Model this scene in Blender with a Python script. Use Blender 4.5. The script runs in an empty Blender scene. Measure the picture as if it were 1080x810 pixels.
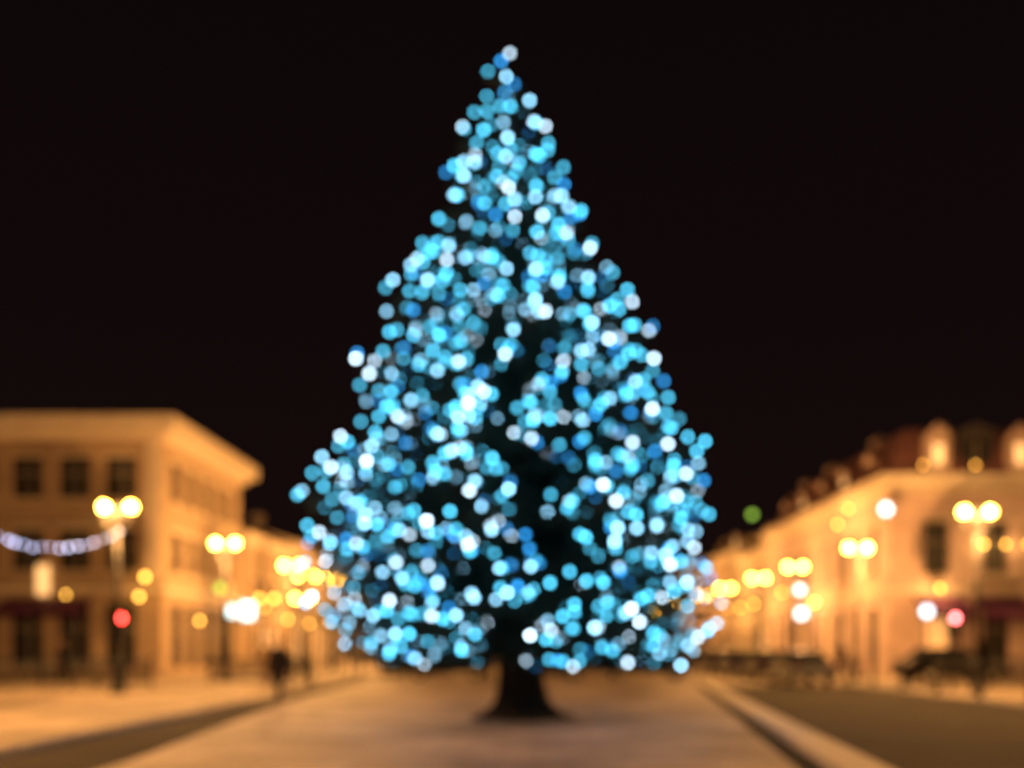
import bpy, math, random
from mathutils import Vector, Matrix
random.seed(7)
scene=bpy.context.scene
COL=scene.collection

# ---------------------------------------------------------------- materials
def mat(name,col,rough=0.8,var=0.25,scale=3.0,metal=0.0,bump=0.0,bscale=None,spec=.4):
    m=bpy.data.materials.new(name); m.use_nodes=True
    nt=m.node_tree; b=nt.nodes['Principled BSDF']
    b.inputs['Roughness'].default_value=rough
    b.inputs['Metallic'].default_value=metal
    b.inputs['Specular IOR Level'].default_value=spec
    tc=nt.nodes.new('ShaderNodeTexCoord')
    n=nt.nodes.new('ShaderNodeTexNoise'); n.inputs['Scale'].default_value=scale
    n.inputs['Detail'].default_value=6
    nt.links.new(tc.outputs['Object'],n.inputs['Vector'])
    r=nt.nodes.new('ShaderNodeValToRGB')
    r.color_ramp.elements[0].position=0.3; r.color_ramp.elements[1].position=0.72
    r.color_ramp.elements[0].color=tuple(c*(1-var) for c in col)+(1,)
    r.color_ramp.elements[1].color=tuple(min(1,c*(1+var)) for c in col)+(1,)
    nt.links.new(n.outputs['Fac'],r.inputs['Fac'])
    nt.links.new(r.outputs['Color'],b.inputs['Base Color'])
    if bump>0:
        n2=nt.nodes.new('ShaderNodeTexNoise'); n2.inputs['Scale'].default_value=bscale or scale*12
        nt.links.new(tc.outputs['Object'],n2.inputs['Vector'])
        bp=nt.nodes.new('ShaderNodeBump'); bp.inputs['Strength'].default_value=bump
        nt.links.new(n2.outputs['Fac'],bp.inputs['Height'])
        nt.links.new(bp.outputs['Normal'],b.inputs['Normal'])
    return m
def emat(name,col,strength,sampling=True):
    m=bpy.data.materials.new(name); m.use_nodes=True
    nt=m.node_tree; b=nt.nodes['Principled BSDF']
    b.inputs['Base Color'].default_value=tuple(min(.8,c) for c in col)+(1,)
    b.inputs['Roughness'].default_value=.3
    b.inputs['Emission Color'].default_value=tuple(col)+(1,)
    b.inputs['Emission Strength'].default_value=strength
    if not sampling: m.cycles.emission_sampling='NONE'
    return m
def pavmat(name,c1,c2,sx,sy,rough=.75):
    m=bpy.data.materials.new(name); m.use_nodes=True
    nt=m.node_tree; b=nt.nodes['Principled BSDF']; b.inputs['Roughness'].default_value=rough
    b.inputs['Specular IOR Level'].default_value=.4
    tc=nt.nodes.new('ShaderNodeTexCoord')
    br=nt.nodes.new('ShaderNodeTexBrick'); br.inputs['Scale'].default_value=1.0
    br.inputs['Brick Width'].default_value=sx; br.inputs['Row Height'].default_value=sy
    br.inputs['Mortar Size'].default_value=.012
    br.inputs['Color1'].default_value=c1+(1,); br.inputs['Color2'].default_value=c2+(1,)
    br.inputs['Mortar'].default_value=tuple(c*.4 for c in c1)+(1,)
    nt.links.new(tc.outputs['Object'],br.inputs['Vector'])
    n=nt.nodes.new('ShaderNodeTexNoise'); n.inputs['Scale'].default_value=.45; n.inputs['Detail'].default_value=8
    nt.links.new(tc.outputs['Object'],n.inputs['Vector'])
    mr=nt.nodes.new('ShaderNodeMapRange'); mr.inputs['From Min'].default_value=.35; mr.inputs['From Max'].default_value=.65
    mr.inputs['To Min'].default_value=.42; mr.inputs['To Max'].default_value=1.15
    nt.links.new(n.outputs['Fac'],mr.inputs['Value'])
    mx=nt.nodes.new('ShaderNodeVectorMath'); mx.operation='SCALE'
    nt.links.new(br.outputs['Color'],mx.inputs[0]); nt.links.new(mr.outputs['Result'],mx.inputs['Scale'])
    nt.links.new(mx.outputs['Vector'],b.inputs['Base Color'])
    bp=nt.nodes.new('ShaderNodeBump'); bp.inputs['Strength'].default_value=.4; bp.inputs['Distance'].default_value=.01
    nt.links.new(br.outputs['Fac'],bp.inputs['Height']); bp.invert=True
    nt.links.new(bp.outputs['Normal'],b.inputs['Normal'])
    return m

M={}
M['asphalt']=mat('asphalt',(.038,.034,.032),.95,.35,.6,bump=.4,bscale=60,spec=.1)
M['plaza']=pavmat('plaza_paving',(.40,.33,.31),(.31,.255,.24),.9,.6,.65)
M['pave']=pavmat('pavement_slabs',(.42,.34,.26),(.32,.255,.19),.6,.4)
M['kerb']=mat('granite_kerb',(.48,.43,.39),.7,.15,4,bump=.2)
M['ochre']=mat('ochre_render',(.38,.28,.19),.85,.14,1.2,bump=.15)
M['stone']=mat('pale_stone',(.58,.50,.40),.8,.12,2,bump=.15)
M['salmon']=mat('salmon_render',(.50,.37,.33),.85,.14,1.1,bump=.15)
M['cream']=mat('cream_render',(.45,.37,.27),.85,.16,1.1,bump=.15)
M['grey']=mat('grey_render',(.32,.27,.22),.85,.16,1.1,bump=.15)
M['slate']=mat('slate_roof',(.045,.038,.042),.6,.3,5,bump=.3)
M['tile']=mat('clay_tile_roof',(.20,.085,.07),.8,.3,5,bump=.4)
M['redroof']=mat('rose_tile_roof',(.17,.075,.08),.8,.3,5,bump=.4)
M['glass']=mat('window_glass',(.02,.02,.022),.12,.3,.4)
M['frame']=mat('window_frame',(.4,.36,.3),.6,.1,3)
M['darkwood']=mat('shopfront_paint',(.035,.02,.028),.45,.3,3)
M['awning']=mat('purple_awning',(.09,.02,.07),.85,.2,4)
M['iron']=mat('cast_iron',(.022,.022,.022),.5,.2,8,metal=.3)
M['bark']=mat('bark',(.04,.03,.022),.95,.5,9,bump=.9,bscale=20,spec=.1)
M['wire']=mat('cable',(.01,.015,.01),.6,.1,9)
M['litwin']=emat('lit_window',(1,.55,.20),1.4)
M['shopwin']=emat('lit_shop_window',(1,.50,.17),.8)
M['shopwin2']=emat('bright_shop_window',(1,.56,.22),2.0)
M['sodium']=emat('sodium_lamp_globe',(1,.54,.07),62,sampling=False)
M['sodium2']=emat('lantern_glass',(1,.48,.07),12,sampling=False)
M['white']=emat('white_sign_light',(.85,.92,1),4.5)
M['cyan']=emat('cyan_sign_light',(.5,.95,1),4)
M['green']=emat('green_sign_light',(.45,1,.12),1.6)
M['red']=emat('red_signal_light',(1,.04,.03),38)
M['pinkred']=emat('red_pedestrian_light',(1,.14,.14),30)
M['darklens']=mat('dark_lens',(.02,.03,.02),.2,.1,3)
M['rubber']=mat('tyre_rubber',(.02,.02,.02),.9,.2,6)
M['skin']=mat('skin',(.45,.27,.19),.55,.1,6)
M['coat']=mat('dark_coat',(.018,.015,.018),.95,.3,8,spec=.1)
M['tan']=mat('tan_coat',(.16,.10,.06),.9,.3,8)
M['hair']=mat('hair',(.03,.018,.01),.6,.3,12)

# ---------------------------------------------------------------- mesh builder
class MB:
    def __init__(s): s.v=[];s.f=[];s.m=[];s.mats=[]
    def mi(s,k):
        m=M[k] if isinstance(k,str) else k
        if m not in s.mats: s.mats.append(m)
        return s.mats.index(m)
    def quad(s,pts,k):
        i=len(s.v); s.v+= [tuple(p) for p in pts]; s.f.append(tuple(range(i,i+len(pts)))); s.m.append(s.mi(k))
    def box(s,c,d,k,rot=0.0,taper=1.0):
        cx,cy,cz=c; dx,dy,dz=[a/2 for a in d]; i=len(s.v)
        cr,sr=math.cos(rot),math.sin(rot)
        for z,t in((-dz,1),(dz,taper)):
            for x,y in((-dx,-dy),(dx,-dy),(dx,dy),(-dx,dy)):
                x*=t;y*=t
                s.v.append((cx+x*cr-y*sr,cy+x*sr+y*cr,cz+z))
        for f in((0,3,2,1),(4,5,6,7),(0,1,5,4),(1,2,6,5),(2,3,7,6),(3,0,4,7)):
            s.f.append(tuple(i+a for a in f)); s.m.append(s.mi(k))
    def tube(s,pts,rads,k,n=10,cap=True):
        mi=s.mi(k); base=len(s.v); P=[Vector(p) for p in pts]
        for j,p in enumerate(P):
            d=(P[min(j+1,len(P)-1)]-P[max(j-1,0)]).normalized()
            a=d.cross(Vector((0,0,1)) if abs(d.z)<.9 else Vector((1,0,0))).normalized(); b=d.cross(a)
            for q in range(n):
                t=2*math.pi*q/n; s.v.append(tuple(p+(a*math.cos(t)+b*math.sin(t))*rads[j]))
        for j in range(len(P)-1):
            for q in range(n):
                a0=base+j*n+q;a1=base+j*n+(q+1)%n
                s.f.append((a0,a1,a1+n,a0+n)); s.m.append(mi)
        if cap:
            s.f.append(tuple(base+q for q in range(n))[::-1]); s.m.append(mi)
            s.f.append(tuple(base+(len(P)-1)*n+q for q in range(n))); s.m.append(mi)
    def ball(s,c,r,k,n=12,h=8,sz=1.0):
        mi=s.mi(k); base=len(s.v); c=Vector(c)
        s.v.append(tuple(c+Vector((0,0,r*sz))))
        for j in range(1,h):
            th=math.pi*j/h
            for q in range(n):
                t=2*math.pi*q/n
                s.v.append(tuple(c+Vector((r*math.sin(th)*math.cos(t),r*math.sin(th)*math.sin(t),r*sz*math.cos(th)))))
        s.v.append(tuple(c-Vector((0,0,r*sz)))); last=len(s.v)-1
        for q in range(n):
            s.f.append((base,base+1+q,base+1+(q+1)%n)); s.m.append(mi)
            s.f.append((last,last-n+(q+1)%n,last-n+q)); s.m.append(mi)
        for j in range(h-2):
            for q in range(n):
                a=base+1+j*n+q;b=base+1+j*n+(q+1)%n
                s.f.append((a,a+n,b+n,b)); s.m.append(mi)
    def obj(s,name,parent=None,smooth=False):
        me=bpy.data.meshes.new(name); me.from_pydata(s.v,[],s.f)
        for m in s.mats: me.materials.append(m)
        me.polygons.foreach_set('material_index',s.m)
        if smooth: me.polygons.foreach_set('use_smooth',[True]*len(s.f))
        me.update()
        o=bpy.data.objects.new(name,me); COL.objects.link(o)
        if parent: o.parent=parent
        return o
def empty(name,loc=(0,0,0)):
    e=bpy.data.objects.new(name,None); COL.objects.link(e); e.location=loc; return e
def plight(name,loc,power,col,parent=None,r=0.0):
    l=bpy.data.lights.new(name,'POINT'); l.energy=power; l.color=col; l.shadow_soft_size=r
    o=bpy.data.objects.new(name,l); COL.objects.link(o); o.location=loc
    if parent: o.parent=parent
    return o

# ---------------------------------------------------------------- world
w=bpy.data.worlds.new('World'); scene.world=w; w.use_nodes=True
nt=w.node_tree; bg=nt.nodes['Background']
tc=nt.nodes.new('ShaderNodeTexCoord'); sp=nt.nodes.new('ShaderNodeSeparateXYZ')
nt.links.new(tc.outputs['Generated'],sp.inputs[0])
cr=nt.nodes.new('ShaderNodeValToRGB')
cr.color_ramp.elements[0].position=0.0; cr.color_ramp.elements[0].color=(.0075,.0034,.0030,1)
cr.color_ramp.elements[1].position=.55; cr.color_ramp.elements[1].color=(.0042,.0021,.0025,1)
nt.links.new(sp.outputs['Z'],cr.inputs['Fac']); nt.links.new(cr.outputs['Color'],bg.inputs['Color'])
bg.inputs['Strength'].default_value=1.0

# ---------------------------------------------------------------- ground
g=MB(); g.quad([(-600,-200,0),(600,-200,0),(600,900,0),(-600,900,0)],'asphalt'); g.obj('ground')
def slab(name,poly,z,k,kk='kerb'):
    b=MB(); b.quad([(x,y,z) for x,y in poly],k)
    n=len(poly)
    for i in range(n):
        a,c=poly[i],poly[(i+1)%n]
        b.quad([(a[0],a[1],0),(c[0],c[1],0),(c[0],c[1],z),(a[0],a[1],z)],kk)
    return b.obj(name)
slab('plaza_paving',[(-5.3,-15),(1.2,-5),(3.35,13.1),(6.4,39),(7.1,45),(-7.3,45),(-6.7,27),(-5.3,13)],.10,'plaza')
slab('kerb',[(2.25,-2),(2.9,-2),(4.45,13.1),(7.1,39),(7.7,45),(7.4,45),(6.75,39),(3.85,13.1)],.13,'kerb')
slab('pavement',[(-90,-15),(-7.6,-15),(-7.7,14),(-7.9,30),(-8.3,45),(-8.3,220),(-90,220)],.12,'pave')
slab('pavement',[(12.6,-15),(90,-15),(90,220),(12.6,220)],.12,'pave')
b=MB(); b.quad([(-8.3,45.5,.004),(12.6,40,.004),(12.6,240,.004),(-8.3,240,.004)],'pave'); b.obj('cobbled_street')

# ---------------------------------------------------------------- buildings
def facade(B,W,p0,d,n,L,rows,ztop,bays,ww,setback=.22,margin=.9,lit=.08,shop=None,sills=True):
    d=Vector((d[0],d[1],0)); n=Vector((n[0],n[1],0)); p0=Vector((p0[0],p0[1],0))
    def P(u,v,o=0.0): return p0+d*u+Vector((0,0,v))+n*o
    pitch=(L-2*margin)/bays
    us=[0]
    for i in range(bays):
        c=margin+pitch*(i+.5); us+=[c-ww/2,c+ww/2]
    us.append(L)
    vs=[0]
    for r in rows: vs+=[r[0],r[1]]
    vs.append(ztop)
    wall=W
    for i in range(len(us)-1):
        for j in range(len(vs)-1):
            u0,u1,v0,v1=us[i],us[i+1],vs[j],vs[j+1]
            if i%2==1 and j%2==1:
                ground=(j==1 and shop)
                if ground: g=random.choice(shop)
                else: g='litwin' if random.random()<lit else 'glass'
                s=setback
                B.quad([P(u0,v0,-s),P(u1,v0,-s),P(u1,v1,-s),P(u0,v1,-s)],g)
                k='darkwood' if ground else wall
                B.quad([P(u0,v0,0),P(u0,v0,-s),P(u0,v1,-s),P(u0,v1,0)],k)
                B.quad([P(u1,v0,-s),P(u1,v0,0),P(u1,v1,0),P(u1,v1,-s)],k)
                B.quad([P(u0,v1,-s),P(u1,v1,-s),P(u1,v1,0),P(u0,v1,0)],k)
                B.quad([P(u0,v0,0),P(u1,v0,0),P(u1,v0,-s),P(u0,v0,-s)],k)
                um=(u0+u1)/2; rot=math.atan2(d.y,d.x)
                c=P(um,(v0+v1)/2,-s+.03); B.box(c,(.07,.05,v1-v0),'frame',rot)
                c=P(um,v0+(v1-v0)*.62,-s+.032); B.box(c,(u1-u0,.045,.06),'frame',rot)
                if sills and not ground:
                    c=P(um,v0-.07,.06); B.box(c,(u1-u0+.3,.16,.12),'stone',rot)
                    c=P(um,v1+.1,.04); B.box(c,(u1-u0+.3,.1,.16),'stone',rot)
            else:
                B.quad([P(u0,v0),P(u1,v0),P(u1,v1),P(u0,v1)],wall)

def band(B,x0,x1,y0,y1,z,h,out,k):
    o=out
    B.box(((x0+x1)/2,y0-o/2,z),(x1-x0+2*o,o,h),k)
    B.box(((x0+x1)/2,y1+o/2,z),(x1-x0+2*o,o,h),k)
    B.box((x0-o/2,(y0+y1)/2,z),(o,y1-y0,h),k)
    B.box((x1+o/2,(y0+y1)/2,z),(o,y1-y0,h),k)

def building(name,x0,x1,y0,y1,h,rows,wall,street,bays_f,bays_s,ww=1.3,roof='hip',roofh=2.5,roofk='slate',cornice=.6,lit=.08,shop=('shopwin','glass'),corn_h=.55):
    e=empty(name)
    B=MB()
    facade(B,wall,(x0,y0),(1,0),(0,-1),x1-x0,rows,h,bays_f,ww,lit=lit,shop=shop)
    if street>0:
        facade(B,wall,(x1,y0),(0,1),(1,0),y1-y0,rows,h,bays_s,ww,lit=lit,shop=shop)
        B.quad([(x0,y1,0),(x0,y0,0),(x0,y0,h),(x0,y1,h)],wall)
    else:
        facade(B,wall,(x0,y1),(0,-1),(-1,0),y1-y0,rows,h,bays_s,ww,lit=lit,shop=shop)
        B.quad([(x1,y0,0),(x1,y1,0),(x1,y1,h),(x1,y0,h)],wall)
    B.quad([(x1,y1,0),(x0,y1,0),(x0,y1,h),(x1,y1,h)],wall)
    B.obj('walls',e)
    C=MB()
    band(C,x0,x1,y0,y1,h-corn_h/2,corn_h,cornice,'stone')
    band(C,x0,x1,y0,y1,h-corn_h-.2,.4,cornice*.45,'stone')
    zb=rows[0][1]+.75
    band(C,x0,x1,y0,y1,zb,.3,.16,'stone')
    C.obj('cornice',e)
    R=MB(); o=cornice; z=h+.004
    X0,X1,Y0,Y1=x0-o,x1+o,y0-o,y1+o
    if roof=='hip':
        q=min(X1-X0,Y1-Y0)/2
        if (Y1-Y0)>(X1-X0): a=((X0+X1)/2,Y0+q,z+roofh); c=((X0+X1)/2,Y1-q,z+roofh)
        else: a=(X0+q,(Y0+Y1)/2,z+roofh); c=(X1-q,(Y0+Y1)/2,z+roofh)
        A=[(X0,Y0,z),(X1,Y0,z),(X1,Y1,z),(X0,Y1,z)]
        if (Y1-Y0)>(X1-X0):
            R.quad([A[0],A[1],a],roofk);R.quad([A[1],A[2],c,a],roofk);R.quad([A[2],A[3],c],roofk);R.quad([A[3],A[0],a,c],roofk)
        else:
            R.quad([A[0],A[1],c,a],roofk);R.quad([A[1],A[2],c],roofk);R.quad([A[2],A[3],a,c],roofk);R.quad([A[3],A[0],a],roofk)
    elif roof=='gable':
        m=(X0+X1)/2
        R.quad([(X0,Y0,z),(X0,Y1,z),(m,Y1,z+roofh),(m,Y0,z+roofh)],roofk)
        R.quad([(X1,Y1,z),(X1,Y0,z),(m,Y0,z+roofh),(m,Y1,z+roofh)],roofk)
        R.quad([(X0,Y0,z),(X1,Y0,z),(m,Y0,z+roofh)],wall); R.quad([(X1,Y1,z),(X0,Y1,z),(m,Y1,z+roofh)],wall)
    elif roof=='mansard':
        i=1.3
        lo=[(x0,y0),(x1,y0),(x1,y1),(x0,y1)]; hi=[(x0+i,y0+i),(x1-i,y0+i),(x1-i,y1-i),(x0+i,y1-i)]
        for q in range(4):
            a,bb=lo[q],lo[(q+1)%4]; c,d=hi[(q+1)%4],hi[q]
            R.quad([(a[0],a[1],z),(bb[0],bb[1],z),(c[0],c[1],z+roofh),(d[0],d[1],z+roofh)],roofk)
        m=(x0+x1)/2; rr=.7
        R.quad([(hi[0][0],hi[0][1],z+roofh),(hi[1][0],hi[1][1],z+roofh),(m,y0+6,z+roofh+rr)],roofk)
        R.quad([(hi[1][0],hi[1][1],z+roofh),(hi[2][0],hi[2][1],z+roofh),(m,y1-6,z+roofh+rr),(m,y0+6,z+roofh+rr)],roofk)
        R.quad([(hi[2][0],hi[2][1],z+roofh),(hi[3][0],hi[3][1],z+roofh),(m,y1-6,z+roofh+rr)],roofk)
        R.quad([(hi[3][0],hi[3][1],z+roofh),(hi[0][0],hi[0][1],z+roofh),(m,y0+6,z+roofh+rr),(m,y1-6,z+roofh+rr)],roofk)
    R.obj('roof',e)
    return e

def chimney(B,x,y,z,h=1.8,k='salmon'):
    B.box((x,y,z+h/2),(.6,1.1,h),k); B.box((x,y,z+h+.08),(.75,1.25,.16),'stone')
    for j in(-.35,0,.35): B.tube([(x,y+j,z+h+.16),(x,y+j,z+h+.45)],[.12,.1],'tile',8)

def dormer(B,x,y,z,axis,k='stone',w=1.3,h=1.7,dep=1.6,lit=False):
    nx,ny=axis; tx,ty=-ny,nx; rot=math.atan2(ty,tx)
    def P(u,o,v): return (x+tx*u+nx*o,y+ty*u+ny*o,z+v)
    c=P(0,-dep/2,h/2); B.box(c,(w,dep,h),k,rot)
    B.box(P(0,.03,h*.5),(w*.6,.05,h*.66),'litwin' if lit else 'glass',rot)
    B.box(P(0,.05,h*.5),(.06,.06,h*.66),'frame',rot)
    s=w/2+.15
    f=[P(-s,.15,h),P(s,.15,h),P(0,.15,h+.45)]; bk=[P(-s,-dep,h),P(s,-dep,h),P(0,-dep,h+.45)]
    B.quad(f,k); B.quad([f[0],f[2],bk[2],bk[0]],'slate'); B.quad([f[2],f[1],bk[1],bk[2]],'slate'); B.quad([f[0],bk[0],bk[1],f[1]],k)

LX=-19.0
L1=building('classical_building',-42.4,LX,51,64.5,13.3,[(.5,3.8),(5.5,7.6),(9.2,11.3)],'ochre',1,9,5,ww=1.5,roof='hip',roofh=.5,roofk='tile',cornice=.95,lit=.0,corn_h=.75,shop=('glass','glass','glass','shopwin'))
B=MB()
pitch=(23.4-1.8)/9
for i in range(9):
    cx=-42.4+.9+pitch*(i+.5)
    if i in(6,7,3,4): 
        B.quad([(cx-1.1,50.9,4.1),(cx+1.1,50.9,4.1),(cx+1.1,49.6,3.4),(cx-1.1,49.6,3.4)],'awning')
        B.quad([(cx-1.1,49.6,3.4),(cx+1.1,49.6,3.4),(cx+1.1,49.6,3.15),(cx-1.1,49.6,3.15)],'awning')
for xx in(-42.0,-19.4): B.box((xx,50.93,8.7),(.7,.14,7.4),'stone')
B.box((-25.0,50.79,5.0),(.6,.1,1.5),'litwin')
B.obj('awnings_and_pilasters',L1)

def row_rows(h):
    if h>10.5: return [(.5,3.2),(4.7,6.5),(8.0,9.7)]
    return [(.5,3.0),(4.5,6.3)]
ys=64.5+.96; specs=[(9.2,'ochre',13,'tile'),(9.9,'cream',12,'slate'),(8.6,'grey',16,'tile'),(10.8,'cream',14,'slate'),(9.6,'salmon',18,'tile'),(11.0,'ochre',22,'slate')]
for h,k,L,rk in specs:
    hh=h
    e=building('town_house',-32,-18.9+random.uniform(-.3,.2),ys,ys+L,hh,row_rows(hh),k,1,5,max(3,int(L/3)),ww=1.2,roof='gable',roofh=2.2,roofk=rk,cornice=.35,lit=.15,shop=('shopwin','shopwin2','glass'),corn_h=.35)
    B=MB(); chimney(B,-23,ys+L*.4,hh+1.2,1.3,k); B.obj('chimney',e)
    ys+=L+.05

Rb=building('mansard_building',18.1,44,50.6,76,10.3,[(.4,3.7),(5.3,8.0)],'salmon',-1,8,8,ww=1.25,roof='mansard',roofh=2.6,roofk='redroof',cornice=.55,lit=.05,shop=('glass','shopwin','glass'))
B=MB()
fx=[18.1+.9+(25.9-1.8)/8*(i+.5) for i in range(8)]
for i,x in enumerate((20.6,24.8,29.2,33.5)):
    B.box((x,50.85,11.35),(1.2,.5,1.9),'salmon')
    B.quad([(x-.75,50.55,12.3),(x+.75,50.55,12.3),(x,50.55,12.95)],'salmon'); B.quad([(x-.75,52.0,12.3),(x,52.0,12.95),(x,50.55,12.95),(x-.75,50.55,12.3)],'redroof'); B.quad([(x+.75,52.0,12.3),(x+.75,50.55,12.3),(x,50.55,12.95),(x,52.0,12.95)],'redroof')
    B.box((x,50.58,11.4),(.5,.05,1.0),'litwin')
for x in(22.7,27,31.3): dormer(B,x,51.0,10.5,(0,-1),k='slate',w=1.8,h=2.1)
for q,y in enumerate((55,59.5,64,68.5,73)): dormer(B,18.6,y,10.5,(-1,0),k='salmon',w=1.2,h=1.3,lit=(q in(1,3)))
B.obj('dormers',Rb)
B=MB()
for y in(59.2,68.3,74.5): chimney(B,20.6,y,12.8,.9)
chimney(B,23,56.5,12.9,1.0); chimney(B,31,56.5,12.9,1.0)
B.obj('chimneys',Rb)
B=MB()
for i,x in enumerate(fx):
    B.quad([(x-1.3,50.4,4.15),(x+1.3,50.4,4.15),(x+1.3,48.9,3.3),(x-1.3,48.9,3.3)],'awning')
    B.quad([(x-1.3,48.9,3.3),(x+1.3,48.9,3.3),(x+1.3,48.9,3.0),(x-1.3,48.9,3.0)],'awning')
B.obj('awnings',Rb)
B=MB()
for x in (fx[1],fx[3],fx[5]):
    B.box((x,50.0,4.95),(2.6,1.1,.16),'stone')
    B.box((x,49.48,6.0),(2.6,.05,.06),'iron')
    for q in range(14): B.box((x-1.25+q*.192,49.48,5.5),(.03,.03,.96),'iron')
    for sx in(-1.28,1.28): B.box((x+sx,49.97,6.0),(.05,.95,.06),'iron')
B.obj('balconies',Rb)
ys=76.1
for h,k,L,rk in [(9.4,'cream',12,'redroof'),(10.4,'ochre',13,'slate'),(9.2,'salmon',12,'tile'),(10.9,'cream',16,'slate'),(9.8,'grey',16,'tile'),(11.6,'ochre',20,'slate')]:
    e=building('town_house',18.2+random.uniform(-.2,.3),32,ys,ys+L,h,row_rows(h),k,-1,4,max(3,int(L/3)),ww=1.2,roof='gable',roofh=2.6,roofk=rk,cornice=.35,lit=.15,shop=('shopwin','shopwin2','glass'),corn_h=.35)
    B=MB(); chimney(B,22.5,ys+L*.4,h+1.2,1.2,k); dormer(B,18.8,ys+L*.3,h+.2,(-1,0),k=k,w=1.2,h=1.1,lit=True); dormer(B,18.8,ys+L*.7,h+.2,(-1,0),k=k,w=1.2,h=1.1); B.obj('chimney',e)
    ys+=L+.05
x=-19
for h,k,L in [(9,'cream',12),(10.8,'grey',14),(9.8,'ochre',13)]:
    building('town_house',x,x+L,196,210,h,row_rows(h),k,1,4,4,ww=1.2,roof='hip',roofh=2.4,cornice=.35,lit=.15,corn_h=.35); x+=L+.05

# ---------------------------------------------------------------- street lamps (twin globe)
ORANGE=(1.0,.45,.125)
def street_lamp(x,y,power,base=.12,zh=6.0,sep=.86,mat='sodium',r=.14):
    e=empty('street_lamp',(x,y,base))
    B=MB(); H=zh-base
    B.tube([(0,0,0),(0,0,.12),(0,0,.16),(0,0,.9),(0,0,1.0),(0,0,1.1)],[.24,.24,.17,.13,.15,.09],'iron',12)
    B.tube([(0,0,1.1),(0,0,H-.7)],[.08,.055],'iron',10)
    B.tube([(0,0,H-.7),(0,0,H-.1),(0,0,H+.15)],[.05,.04,.005],'iron',8)
    for s in(-1,1):
        pts=[(0,0,H-.8),(s*sep*.2,0,H-.62),(s*sep*.38,0,H-.5),(s*sep*.5,0,H-.36),(s*sep*.5,0,H-.2)]
        B.tube(pts,[.035,.03,.03,.03,.05],'iron',8)
        B.tube([(s*sep*.5,0,H-.2),(s*sep*.5,0,H-.13)],[.09,.10],'iron',10)
        B.tube([(s*sep*.5,0,H+r*.9),(s*sep*.5,0,H+r+.05)],[.09,.02],'iron',10)
    B.obj('post',e,True)
    G=MB()
    for s in(-1,1): G.ball((s*sep*.5,0,H),r,mat)
    G.obj('globes',e,True)
    if power: plight('lamp_light',(0,-.35,H-.05),power,ORANGE,e)
    return e
LP=4000
for y in(9.5,20.4,31.4,42.4,54,65,76,87,99,112,126,142,160): street_lamp(-13.1,y,LP*(1 if y<25 else .85)*(1 if y<90 else .6))
for y in(10,21.4,32.5,44.4,55,64,75,85.5,97,109,122,137,155): street_lamp(14.5,y,LP*(.7 if y<25 else .95)*(1 if y<50 else .5))
street_lamp(-13.9,60,0,zh=4.5); street_lamp(-15.5,58,0,zh=4.4,mat='sodium2'); street_lamp(-11.8,52,0,zh=5.3)
for y in(70,92,118,150): street_lamp(-9.2,y,0,base=0,zh=5.2)

# ---------------------------------------------------------------- wall lanterns and signs
def wall_lantern(x,y,z,nx,ny,k='sodium2',power=0,r=.16):
    e=empty('wall_lantern',(x,y,z)); B=MB()
    B.tube([(0,0,-.1),(nx*.2,ny*.2,.05),(nx*.45,ny*.45,.2),(nx*.5,ny*.5,.2)],[.03,.025,.02,.02],'iron',6)
    B.box((nx*.5,ny*.5,.16),(.3,.3,.06),'iron',taper=.3); B.box((nx*.5,ny*.5,-.28),(.16,.16,.04),'iron'); B.obj('bracket',e)
    G=MB(); G.ball((nx*.5,ny*.5,-.07),r,k,10,6,1.1); G.obj('glass',e,True)
    if power: plight('lantern_light',(nx*.9,ny*.9,-.1),power,(1,.50,.15),e)
def sign(name,x,y,z,w,h,k,round_=False):
    e=empty(name,(x,y,z)); B=MB()
    if round_:
        B.tube([(0,-.1,0),(0,.1,0)],[w/2+.05]*2,'iron',20)
        B.tube([(0,-.115,0),(0,-.101,0)],[w/2]*2,k,20)
    else:
        B.box((0,0,0),(w+.1,.2,h+.1),'iron'); B.box((0,-.11,0),(w,.02,h),k)
    B.box((.0,.12,0),(.06,.06,h*.6),'iron'); B.box((w/2+.25 if x>0 else -w/2-.25,.05,0),(.5,.05,.05),'iron')
    B.obj('panel',e)
sign('shop_sign',-17.9,62.5,3.85,.8,1.0,'cyan'); sign('shop_sign',-17.9,59.3,3.7,.35,.6,'cyan')
wall_lantern(-19.6,50.8,5.2,0,-1,r=.13); wall_lantern(-19.9,50.8,4.2,0,-1,r=.12); wall_lantern(-18.8,54.7,3.1,1,0,r=.11)
wall_lantern(-23.6,50.8,4.3,0,-1,r=.08)
sign('pharmacy_sign',-18.2,58,5.0,.4,.4,'green'); sign('pharmacy_sign',17.6,80,12.2,.4,.4,'green')
sign('illuminated_clock',17.2,48.6,8.3,.5,.5,'white',True)
sign('shop_sign',17.4,65,5.3,.45,.45,'white'); sign('shop_sign',17.4,64.6,3.75,.55,.55,'white')
wall_lantern(18.0,57.2,8.7,-1,0,power=90,r=.10); wall_lantern(18.0,55.2,9.3,-1,0,power=60,r=.08); wall_lantern(18.0,62,4.4,-1,0,power=120)
for x in(22.6,23.7,24.8): wall_lantern(x,50.4,6.8,0,-1,r=.08,power=60)
wall_lantern(20.4,50.4,4.6,0,-1,r=.08,power=140)
for x in(19.4,22.0,26.0): wall_lantern(x,50.0,10.7,0,-1,r=.06,power=40)  # extra lanterns at the eaves, added to brighten the gables and roof
for y in(70,79,84,90): wall_lantern(18.0,y,4.6+random.random(),-1,0,r=.12)
for y in(67,73,80,88,96): wall_lantern(-18.5,y,3.4+random.random(),1,0,r=.12)

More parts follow.
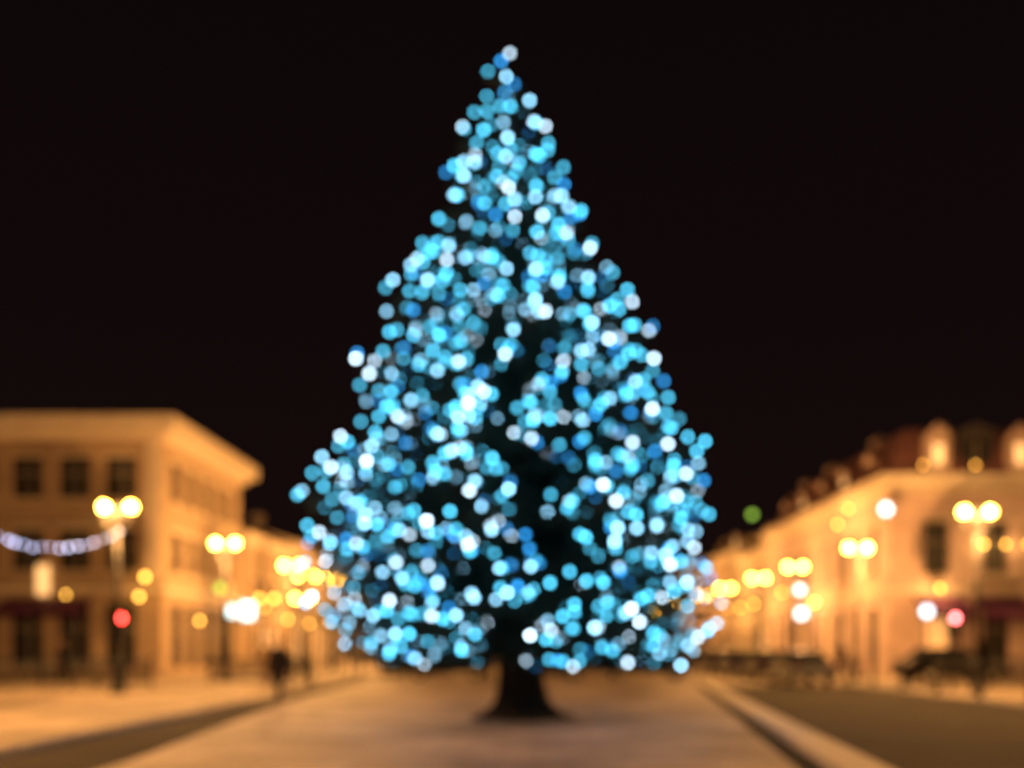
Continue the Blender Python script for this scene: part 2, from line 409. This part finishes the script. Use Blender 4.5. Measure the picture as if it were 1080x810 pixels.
def traffic_signal(x,y,zr,k,mount=.12):
    e=empty('traffic_light',(x,y,mount)); B=MB(); z=zr-mount
    B.tube([(0,0,0),(0,0,.1),(0,0,z+.3)],[.12,.06,.055],'iron',10)
    B.box((0,-.16,z-.3),(.3,.22,.95),'iron')
    for j in range(3):
        zz=z-.3*j
        B.tube([(0,-.27,zz),(0,-.285,zz)],[.1,.1],k if j==0 else 'darklens',14)
        B.quad([(-.12,-.275,zz+.12),(.12,-.275,zz+.12),(.1,-.45,zz+.09),(-.1,-.45,zz+.09)],'iron')
        B.quad([(-.12,-.275,zz+.12),(-.1,-.45,zz+.09),(-.11,-.28,zz-.02)],'iron'); B.quad([(.12,-.275,zz+.12),(.11,-.28,zz-.02),(.1,-.45,zz+.09)],'iron')
    B.obj('signal_head_and_post',e)
traffic_signal(-13.95,34,2.57,'red'); traffic_signal(14.3,34,2.57,'pinkred')
e=empty('traffic_sign',(14.2,36,.12)); B=MB()
B.tube([(0,0,0),(0,0,3.0)],[.04,.04],'iron',8); B.tube([(0,-.12,2.75),(0,-.02,2.75)],[.25,.25],'iron',20); B.tube([(0,-.135,2.75),(0,-.121,2.75)],[.19,.19],'white',20); B.obj('illuminated_panel',e)

# garland of lights: swags hung from a messenger cable
e=empty('light_garland')
B=MB(); W=MB()
M['garl']=emat('garland_bulb',(.46,.58,1),9,sampling=False)
W.tube([(-12.95,31.3,5.5),(-26.0,31.0,5.75)],[.012]*2,'wire',5)
for s in range(3):
    xa=-12.95-4.35*s; a=Vector((xa,31.3-.1*s,5.28+.06*s)); c=Vector((xa-4.35,31.2-.1*s,5.34+.06*s)); pts=[]
    for i in range(17):
        t=i/16; p=a.lerp(c,t); p.z-=4*t*(1-t)*.52; pts.append(p)
    W.tube(pts,[.01]*len(pts),'wire',5)
    W.tube([c,c+Vector((0,0,.3))],[.01]*2,'wire',5)
    for p in pts[:-1]:
        B.ball(p+Vector((random.uniform(-.05,.05),random.uniform(-.03,.03),-.05-.08*random.random())),random.uniform(.025,.05),'garl',8,5)
W.obj('cable',e); B.obj('bulbs',e,True)

# ---------------------------------------------------------------- railing, bollards
def railing(x,y,L,rot=0):
    e=empty('pedestrian_railing',(x,y,.12)); e.rotation_euler[2]=rot; B=MB()
    for s in range(int(L/2)+1): B.tube([(s*2,0,0),(s*2,0,1.05)],[.045,.04],'iron',8); B.ball((s*2,0,1.08),.06,'iron',8,6)
    B.tube([(0,0,1.0),(L,0,1.0)],[.03]*2,'iron',6); B.tube([(0,0,.18),(L,0,.18)],[.025]*2,'iron',6)
    for q in range(int(L/.12)): B.tube([(q*.12+.06,0,.18),(q*.12+.06,0,1.0)],[.03]*2,'iron',5)
    B.obj('bars_and_posts',e,True)
railing(-24,36.5,10); railing(-12.5,38.5,4); railing(15.6,38.5,4); railing(20.5,38.5,8)
def bollard(x,y,z0):
    e=empty('bollard',(x,y,z0)); B=MB()
    B.tube([(0,0,0),(0,0,.08),(0,0,.1),(0,0,.75),(0,0,.8),(0,0,.84)],[.12,.12,.08,.06,.09,.09],'iron',12); B.ball((0,0,.9),.09,'iron',10,6); B.obj('post',e,True)
for y in(26,29,32,35,38,41,44): bollard(13.0,y,.12)
for y in(36,39,42,45,48,51): bollard(-8.8,y,.12)

# ---------------------------------------------------------------- cars
def car(x,y,rot,col,z0=0.0,lights=False):
    e=empty('parked_car',(x,y,z0)); e.rotation_euler[2]=rot
    pm=mat('car_paint',col,.25,.05,2,metal=.4)
    prof=[(-2.1,.35),(-2.12,.7),(-1.95,.92),(-1.5,.98),(-.85,1.02),(.0,1.0),(1.0,.97),(1.75,.86),(2.08,.66),(2.12,.35)]
    B=MB(); n=len(prof)
    vs=[]
    for yy,s in[(-.88,0),(-.8,1),(.8,1),(.88,0)]:
        vs.append([(px,yy,pz if s else .35+(pz-.35)*.93) for px,pz in prof])
    for a in range(3):
        for i in range(n-1): B.quad([vs[a][i],vs[a][i+1],vs[a+1][i+1],vs[a+1][i]],pm)
    for a in(0,3): B.quad(vs[a],pm)
    B.quad([(-2.1,-.88,.34),(2.1,-.88,.34),(2.1,.88,.34),(-2.1,.88,.34)],'iron')
    cab=[(-1.7,.97,.76),(-1.15,1.42,.6),(.15,1.45,.6),(1.0,.96,.76)]
    for i in range(3):
        a,c=cab[i],cab[i+1]; k=pm if i==1 else 'glass'
        B.quad([(a[0],-a[2],a[1]),(c[0],-c[2],c[1]),(c[0],c[2],c[1]),(a[0],a[2],a[1])],k)
    for s in(-1,1):
        B.quad([(cab[0][0],s*.76,.97),(cab[3][0],s*.76,.96),(cab[2][0],s*.6,1.45),(cab[1][0],s*.6,1.42)],'glass')
        B.box((-.35,s*.69,1.2),(.08,.06,.48),pm)
        B.box((.75,s*.93,1.0),(.14,.16,.12),pm)
        for wx in(-1.32,1.32):
            B.tube([(wx,s*.7,.32),(wx,s*.9,.32)],[.32,.32],'rubber',18); B.tube([(wx,s*.9,.32),(wx,s*.915,.32)],[.19,.17],'frame',12)
        B.box((2.1,s*.62,.66),(.06,.32,.14),'frame'); B.box((-2.1,s*.66,.78),(.06,.28,.16),'awning')
    B.obj('body',e)
car(-4.2,49,.05,(.02,.02,.025)); car(.6,48.5,.02,(.03,.02,.02)); car(5.6,48.8,-.05,(.03,.03,.035))
for i,y in enumerate((42.5,48.5,55,61,67.5,74)): car(11.4,y,math.pi/2,random.choice([(.02,.02,.02),(.1,.02,.02),(.15,.15,.16),(.03,.04,.07)]))
car(17.2,41,.1,(.02,.02,.022),.12)
for y in(54,60.5,68,76): car(-7.0,y,-math.pi/2,random.choice([(.02,.02,.02),(.12,.12,.13),(.04,.05,.09)]))

# ---------------------------------------------------------------- people
def person(x,y,z0,face,h=1.75,stride=.25,coat='coat',bulk=1.0):
    e=empty('pedestrian',(x,y,z0)); e.rotation_euler[2]=face; e.scale=(h/1.75,)*3
    V=[];E=[];Rr=[]
    def add(p,r,par=None):
        V.append(p);Rr.append(r)
        if par is not None:E.append((par,len(V)-1))
        return len(V)-1
    def skin(nm,V,E,Rr,mt,root=0):
        me=bpy.data.meshes.new(nm); me.from_pydata(V,E,[]); o=bpy.data.objects.new(nm,me); COL.objects.link(o); o.parent=e
        me.materials.append(M[mt]); md=o.modifiers.new('Skin','SKIN')
        for i,r in enumerate(Rr): me.skin_vertices[0].data[i].radius=r
        me.skin_vertices[0].data[root].use_root=True; md.use_smooth_shade=True
        s=o.modifiers.new('Sub','SUBSURF'); s.levels=2; s.render_levels=2
        return o
    pel=add((0,0,.95),(.17*bulk,.12*bulk)); w=add((0,.0,1.1),(.165*bulk,.12*bulk),pel); ch=add((0,.02,1.28),(.19*bulk,.14*bulk),w); sh=add((0,.01,1.42),(.13,.09),ch); nk=add((0,.01,1.5),(.058,.058),sh); add((0,.02,1.55),(.05,.05),nk)
    for s,f in((-1,1),(1,-1)):
        hp=add((s*.09,0,.88),(.11*bulk,.12*bulk),pel); kn=add((s*.1,f*stride*.55+.02,.5),(.07*bulk,.075*bulk),hp); an=add((s*.1,f*stride-(.06 if f<0 else 0),.1),(.05,.052),kn); add((s*.11,f*stride+.12-(.05 if f<0 else 0),.045),(.04,.035),an)
        so=add((s*.2,0,1.4),(.068,.068),sh); el=add((s*.25,-f*.06-.01,1.13),(.056,.056),so); add((s*.25,-f*.1+.08,.89),(.038,.038),el)
    skin('clothed_body',V,E,Rr,coat)
    for s,f in((-1,1),(1,-1)):
        b0=Vector((s*.25,-f*.1+.085,.88)); V=[];E=[];Rr=[]
        add(tuple(b0),(.026,.02)); p=add(tuple(b0+Vector((0,.01,-.07))),(.036,.018),0)
        for q,l in enumerate((.07,.08,.075,.06)):
            a=add(tuple(b0+Vector((0,-.03+.02*q,-.09))),(.009,.009),p); c=add(tuple(b0+Vector((-s*.012,-.03+.021*q,-.09-l*.55))),(.008,.008),a); add(tuple(b0+Vector((-s*.03,-.03+.021*q,-.09-l))),(.007,.007),c)
        a=add(tuple(b0+Vector((-s*.015,.04,-.045))),(.01,.01),0); add(tuple(b0+Vector((-s*.02,.055,-.085))),(.008,.008),a)
        skin('hand',V,E,Rr,'skin')
    B=MB(); B.ball((0,.03,1.64),.088,'skin',16,12,1.28); B.tube([(0,.11,1.655),(0,.135,1.625),(0,.11,1.61)],[.008,.016,.008],'skin',6)
    for s in(-1,1): B.ball((s*.088,.02,1.635),.02,'skin',8,6,1.5); B.ball((s*.032,.108,1.652),.011,'darklens',8,6)
    B.box((0,.113,1.585),(.04,.012,.008),'awning')
    B.ball((0,.012,1.668),.096,'hair',16,12,1.15); B.obj('head',e,True)
    return e
person(-7.05,27.6,0,math.pi*.9,1.85,.16,coat='coat',bulk=1.25); person(-9.6,36,.12,2.5,1.75,.12,coat='tan')
person(15.8,35,.12,.6,1.75,.1,bulk=1.2); person(19.6,37.6,.12,-1.2,1.7,.12,bulk=1.2); person(13.6,44,.12,.2,1.75); person(20.5,40,.12,1.5,1.75)
person(-16.5,35,.12,1.3,1.75,.2,bulk=1.2); person(3.4,43,.1,2.8,1.75,.22); person(-2.0,42,.1,.4,1.7,.2)

# ---------------------------------------------------------------- Christmas tree
T=Vector((-.25,21,0)); tree=empty('christmas_tree',(T.x,T.y,.10))
prof=[(1.0,3.5),(1.4,3.95),(2.2,4.22),(3.2,4.12),(4.3,4.1),(5.0,3.8),(5.7,3.55),(6.7,3.12),(7.7,2.70),(9.2,2.12),(10.2,1.55),(11.7,1.0),(13.1,.36),(13.9,.10)]
def Rz(z):
    for i in range(len(prof)-1):
        a,b=prof[i],prof[i+1]
        if z<=b[0]: return a[1]+(b[1]-a[1])*max(0,(z-a[0]))/(b[0]-a[0])
    return .1
def cx(z): return -.36*max(0,z-1)/13
Tk=MB()
n=24; rings=[]
for z,r in[(-.02,1.1),(.06,.98),(.16,.74),(.35,.58),(.7,.50),(1.2,.46),(2.5,.38),(5,.28),(8,.18),(11,.09),(13.75,.02)]:
    fl=max(0,(.7-z)/.7)
    rings.append([(cx(z)+r*math.cos(t)*(1+.14*fl*math.cos(5*t+.6)+.03*math.sin(9*t)),r*math.sin(t)*(1+.14*fl*math.cos(5*t+.6)+.03*math.sin(7*t)),z) for t in[2*math.pi*q/n for q in range(n)]])
for j in range(len(rings)-1):
    for q in range(n): Tk.quad([rings[j][q],rings[j][(q+1)%n],rings[j+1][(q+1)%n],rings[j+1][q]],'bark')
Tk.obj('trunk',tree,True)
M['needle']=mat('spruce_needles',(.028,.042,.03),.9,.5,1.5,spec=.12)
Br=MB(); Nd=MB(); Wi=MB(); bulbs=[]
cell={}
MIND=.245
def addbulb(p,t):
    k=(int(p.x//MIND),int(p.y//MIND),int(p.z//MIND))
    for a in(-1,0,1):
        for b in(-1,0,1):
            for c in(-1,0,1):
                for q in cell.get((k[0]+a,k[1]+b,k[2]+c),()):
                    if (q-p).length<MIND: return False
    cell.setdefault(k,[]).append(p); bulbs.append((p,t)); return True
ni=Nd.mi('needle')
def clump(p,d,size,cnt):
    for _ in range(cnt):
        a=(d*random.uniform(.3,1.2)+Vector((random.gauss(0,.55),random.gauss(0,.55),random.gauss(0,.4)))).normalized()
        s=a.cross(Vector((random.random()-.5,random.random()-.5,random.random()-.5))).normalized()
        l=size*random.uniform(.6,1.3); w=l*.16
        q=p+Vector((random.gauss(0,.05),random.gauss(0,.05),random.gauss(0,.04)))
        i=len(Nd.v); Nd.v+=[tuple(q-s*w*.5),tuple(q+a*l*.6-s*w),tuple(q+a*l),tuple(q+a*l*.6+s*w)]
        Nd.f.append((i,i+1,i+2,i+3)); Nd.m.append(ni)
GA=2.399963
NB=500
for i in range(NB):
    u=(i+.5)/NB
    z=1.0+12.6*(1-(1-u)**.62)
    az=i*GA+random.uniform(-.25,.25)
    R=Rz(z)
    lump=1+.045*math.sin(3*az+z*1.3)+.045*math.sin(5*az-z*2.1+1)
    L=R*lump*random.uniform(.84,1.04)
    zr=z+.12*L if z>2 else z+.25*L
    dirh=Vector((math.cos(az),math.sin(az),0)); side=Vector((-dirh.y,dirh.x,0))
    P=[]; bend=random.uniform(-.12,.12)
    nS=7
    for k in range(nS+1):
        t=k/nS
        zz=zr+(z-zr)*math.sin(t*math.pi*.55)/math.sin(math.pi*.55)+.05*L*t**4
        P.append(Vector((cx(zz),0,zz))+dirh*(L*t)+side*(bend*L*t*t))
    Br.tube(P,[.05*(1-.85*k/nS)*(.5+.12*R) +.006 for k in range(nS+1)],'bark',5,False)
    def at(t):
        f=t*nS; k=min(int(f),nS-1); return P[k].lerp(P[k+1],f-k)
    m=int(6+L*7)
    for k in range(m):
        t=.15+.78*(k+random.random())/m
        p=at(t); sgn=random.choice((-1,1)); tl=(.12+.28*(1-t))*L*random.uniform(.5,1)
        td=(dirh*.7+side*sgn*random.uniform(.4,1)+Vector((0,0,-.18))).normalized()
        q=p+td*tl
        for c in range(max(2,int(tl/.14))):
            pp=p.lerp(q,(c+.7)/max(2,int(tl/.14))); clump(pp,td,.17,4)
    clump(P[-1],dirh,.12,3)
    if random.random()<.93:
        pts=[]
        sp=.31; tt=1.03-random.random()*.05
        while tt>max(.35,1-1.6/max(L,.01)):
            p=at(min(tt,1))+side*random.gauss(0,.14)+dirh*.10+Vector((0,0,.11+random.gauss(0,.09)))
            if addbulb(p,tt): pts.append(p)
            tt-=sp/L*random.uniform(.75,1.3)
        if len(pts)>1: Wi.tube(pts,[.006]*len(pts),'wire',4,False)
for k in range(12): addbulb(Vector((cx(13)+random.gauss(0,.07),random.gauss(0,.07),12.85+k*.11)),1)
Br.obj('branches',tree,True); Nd.obj('needles',tree); Wi.obj('light_cables',tree)
import bmesh
bm=bmesh.new(); bmesh.ops.create_icosphere(bm,subdivisions=2,radius=1.0)
bv=[v.co.copy() for v in bm.verts]; bf=[tuple(v.index for v in f.verts) for f in bm.faces]; bm.free()
vs=[];fs=[];cols=[]
for p,t in bulbs:
    r=.044; i=len(vs)
    c=random.random()
    if c<.52: col=(.06,.42,.64)
    elif c<.66: col=(.015,.19,.48)
    elif c<.88: col=(.27,.62,.88)
    else: col=(.60,.82,1.0)
    k=random.uniform(.5,1.2)
    col=tuple(a*k for a in col)
    vs+=[tuple(p+v*r) for v in bv]; fs+=[tuple(i+a for a in f) for f in bf]; cols+=[col]*len(bv)
me=bpy.data.meshes.new('fairy_lights'); me.from_pydata(vs,[],fs)
ca_=me.color_attributes.new('bulb_colour','FLOAT_COLOR','POINT')
ca_.data.foreach_set('color',[c for col in cols for c in (*col,1)])
m=bpy.data.materials.new('fairy_bulb'); m.use_nodes=True; nt=m.node_tree; bs=nt.nodes['Principled BSDF']
at_=nt.nodes.new('ShaderNodeAttribute'); at_.attribute_name='bulb_colour'
nt.links.new(at_.outputs['Color'],bs.inputs['Emission Color']); nt.links.new(at_.outputs['Color'],bs.inputs['Base Color'])
bs.inputs['Emission Strength'].default_value=14.5
me.materials.append(m); me.polygons.foreach_set('use_smooth',[True]*len(fs))
o=bpy.data.objects.new('fairy_lights',me); COL.objects.link(o); o.parent=tree
print('BULBS',len(bulbs),'NEEDLES',len(Nd.f))

# ---------------------------------------------------------------- camera
cam=bpy.data.cameras.new('camera'); co=bpy.data.objects.new('camera',cam); COL.objects.link(co)
co.location=(0,0,1.6); co.rotation_euler=(math.pi/2,0,0)
cam.sensor_width=36; cam.lens=35; cam.shift_x=-.0204; cam.shift_y=.2565
cam.clip_end=2000; cam.clip_start=.05
cam.dof.use_dof=True; cam.dof.focus_distance=2.5; cam.dof.aperture_fstop=.82
scene.camera=co
scene.view_settings.view_transform='Standard'; scene.view_settings.look='None'; scene.view_settings.exposure=0
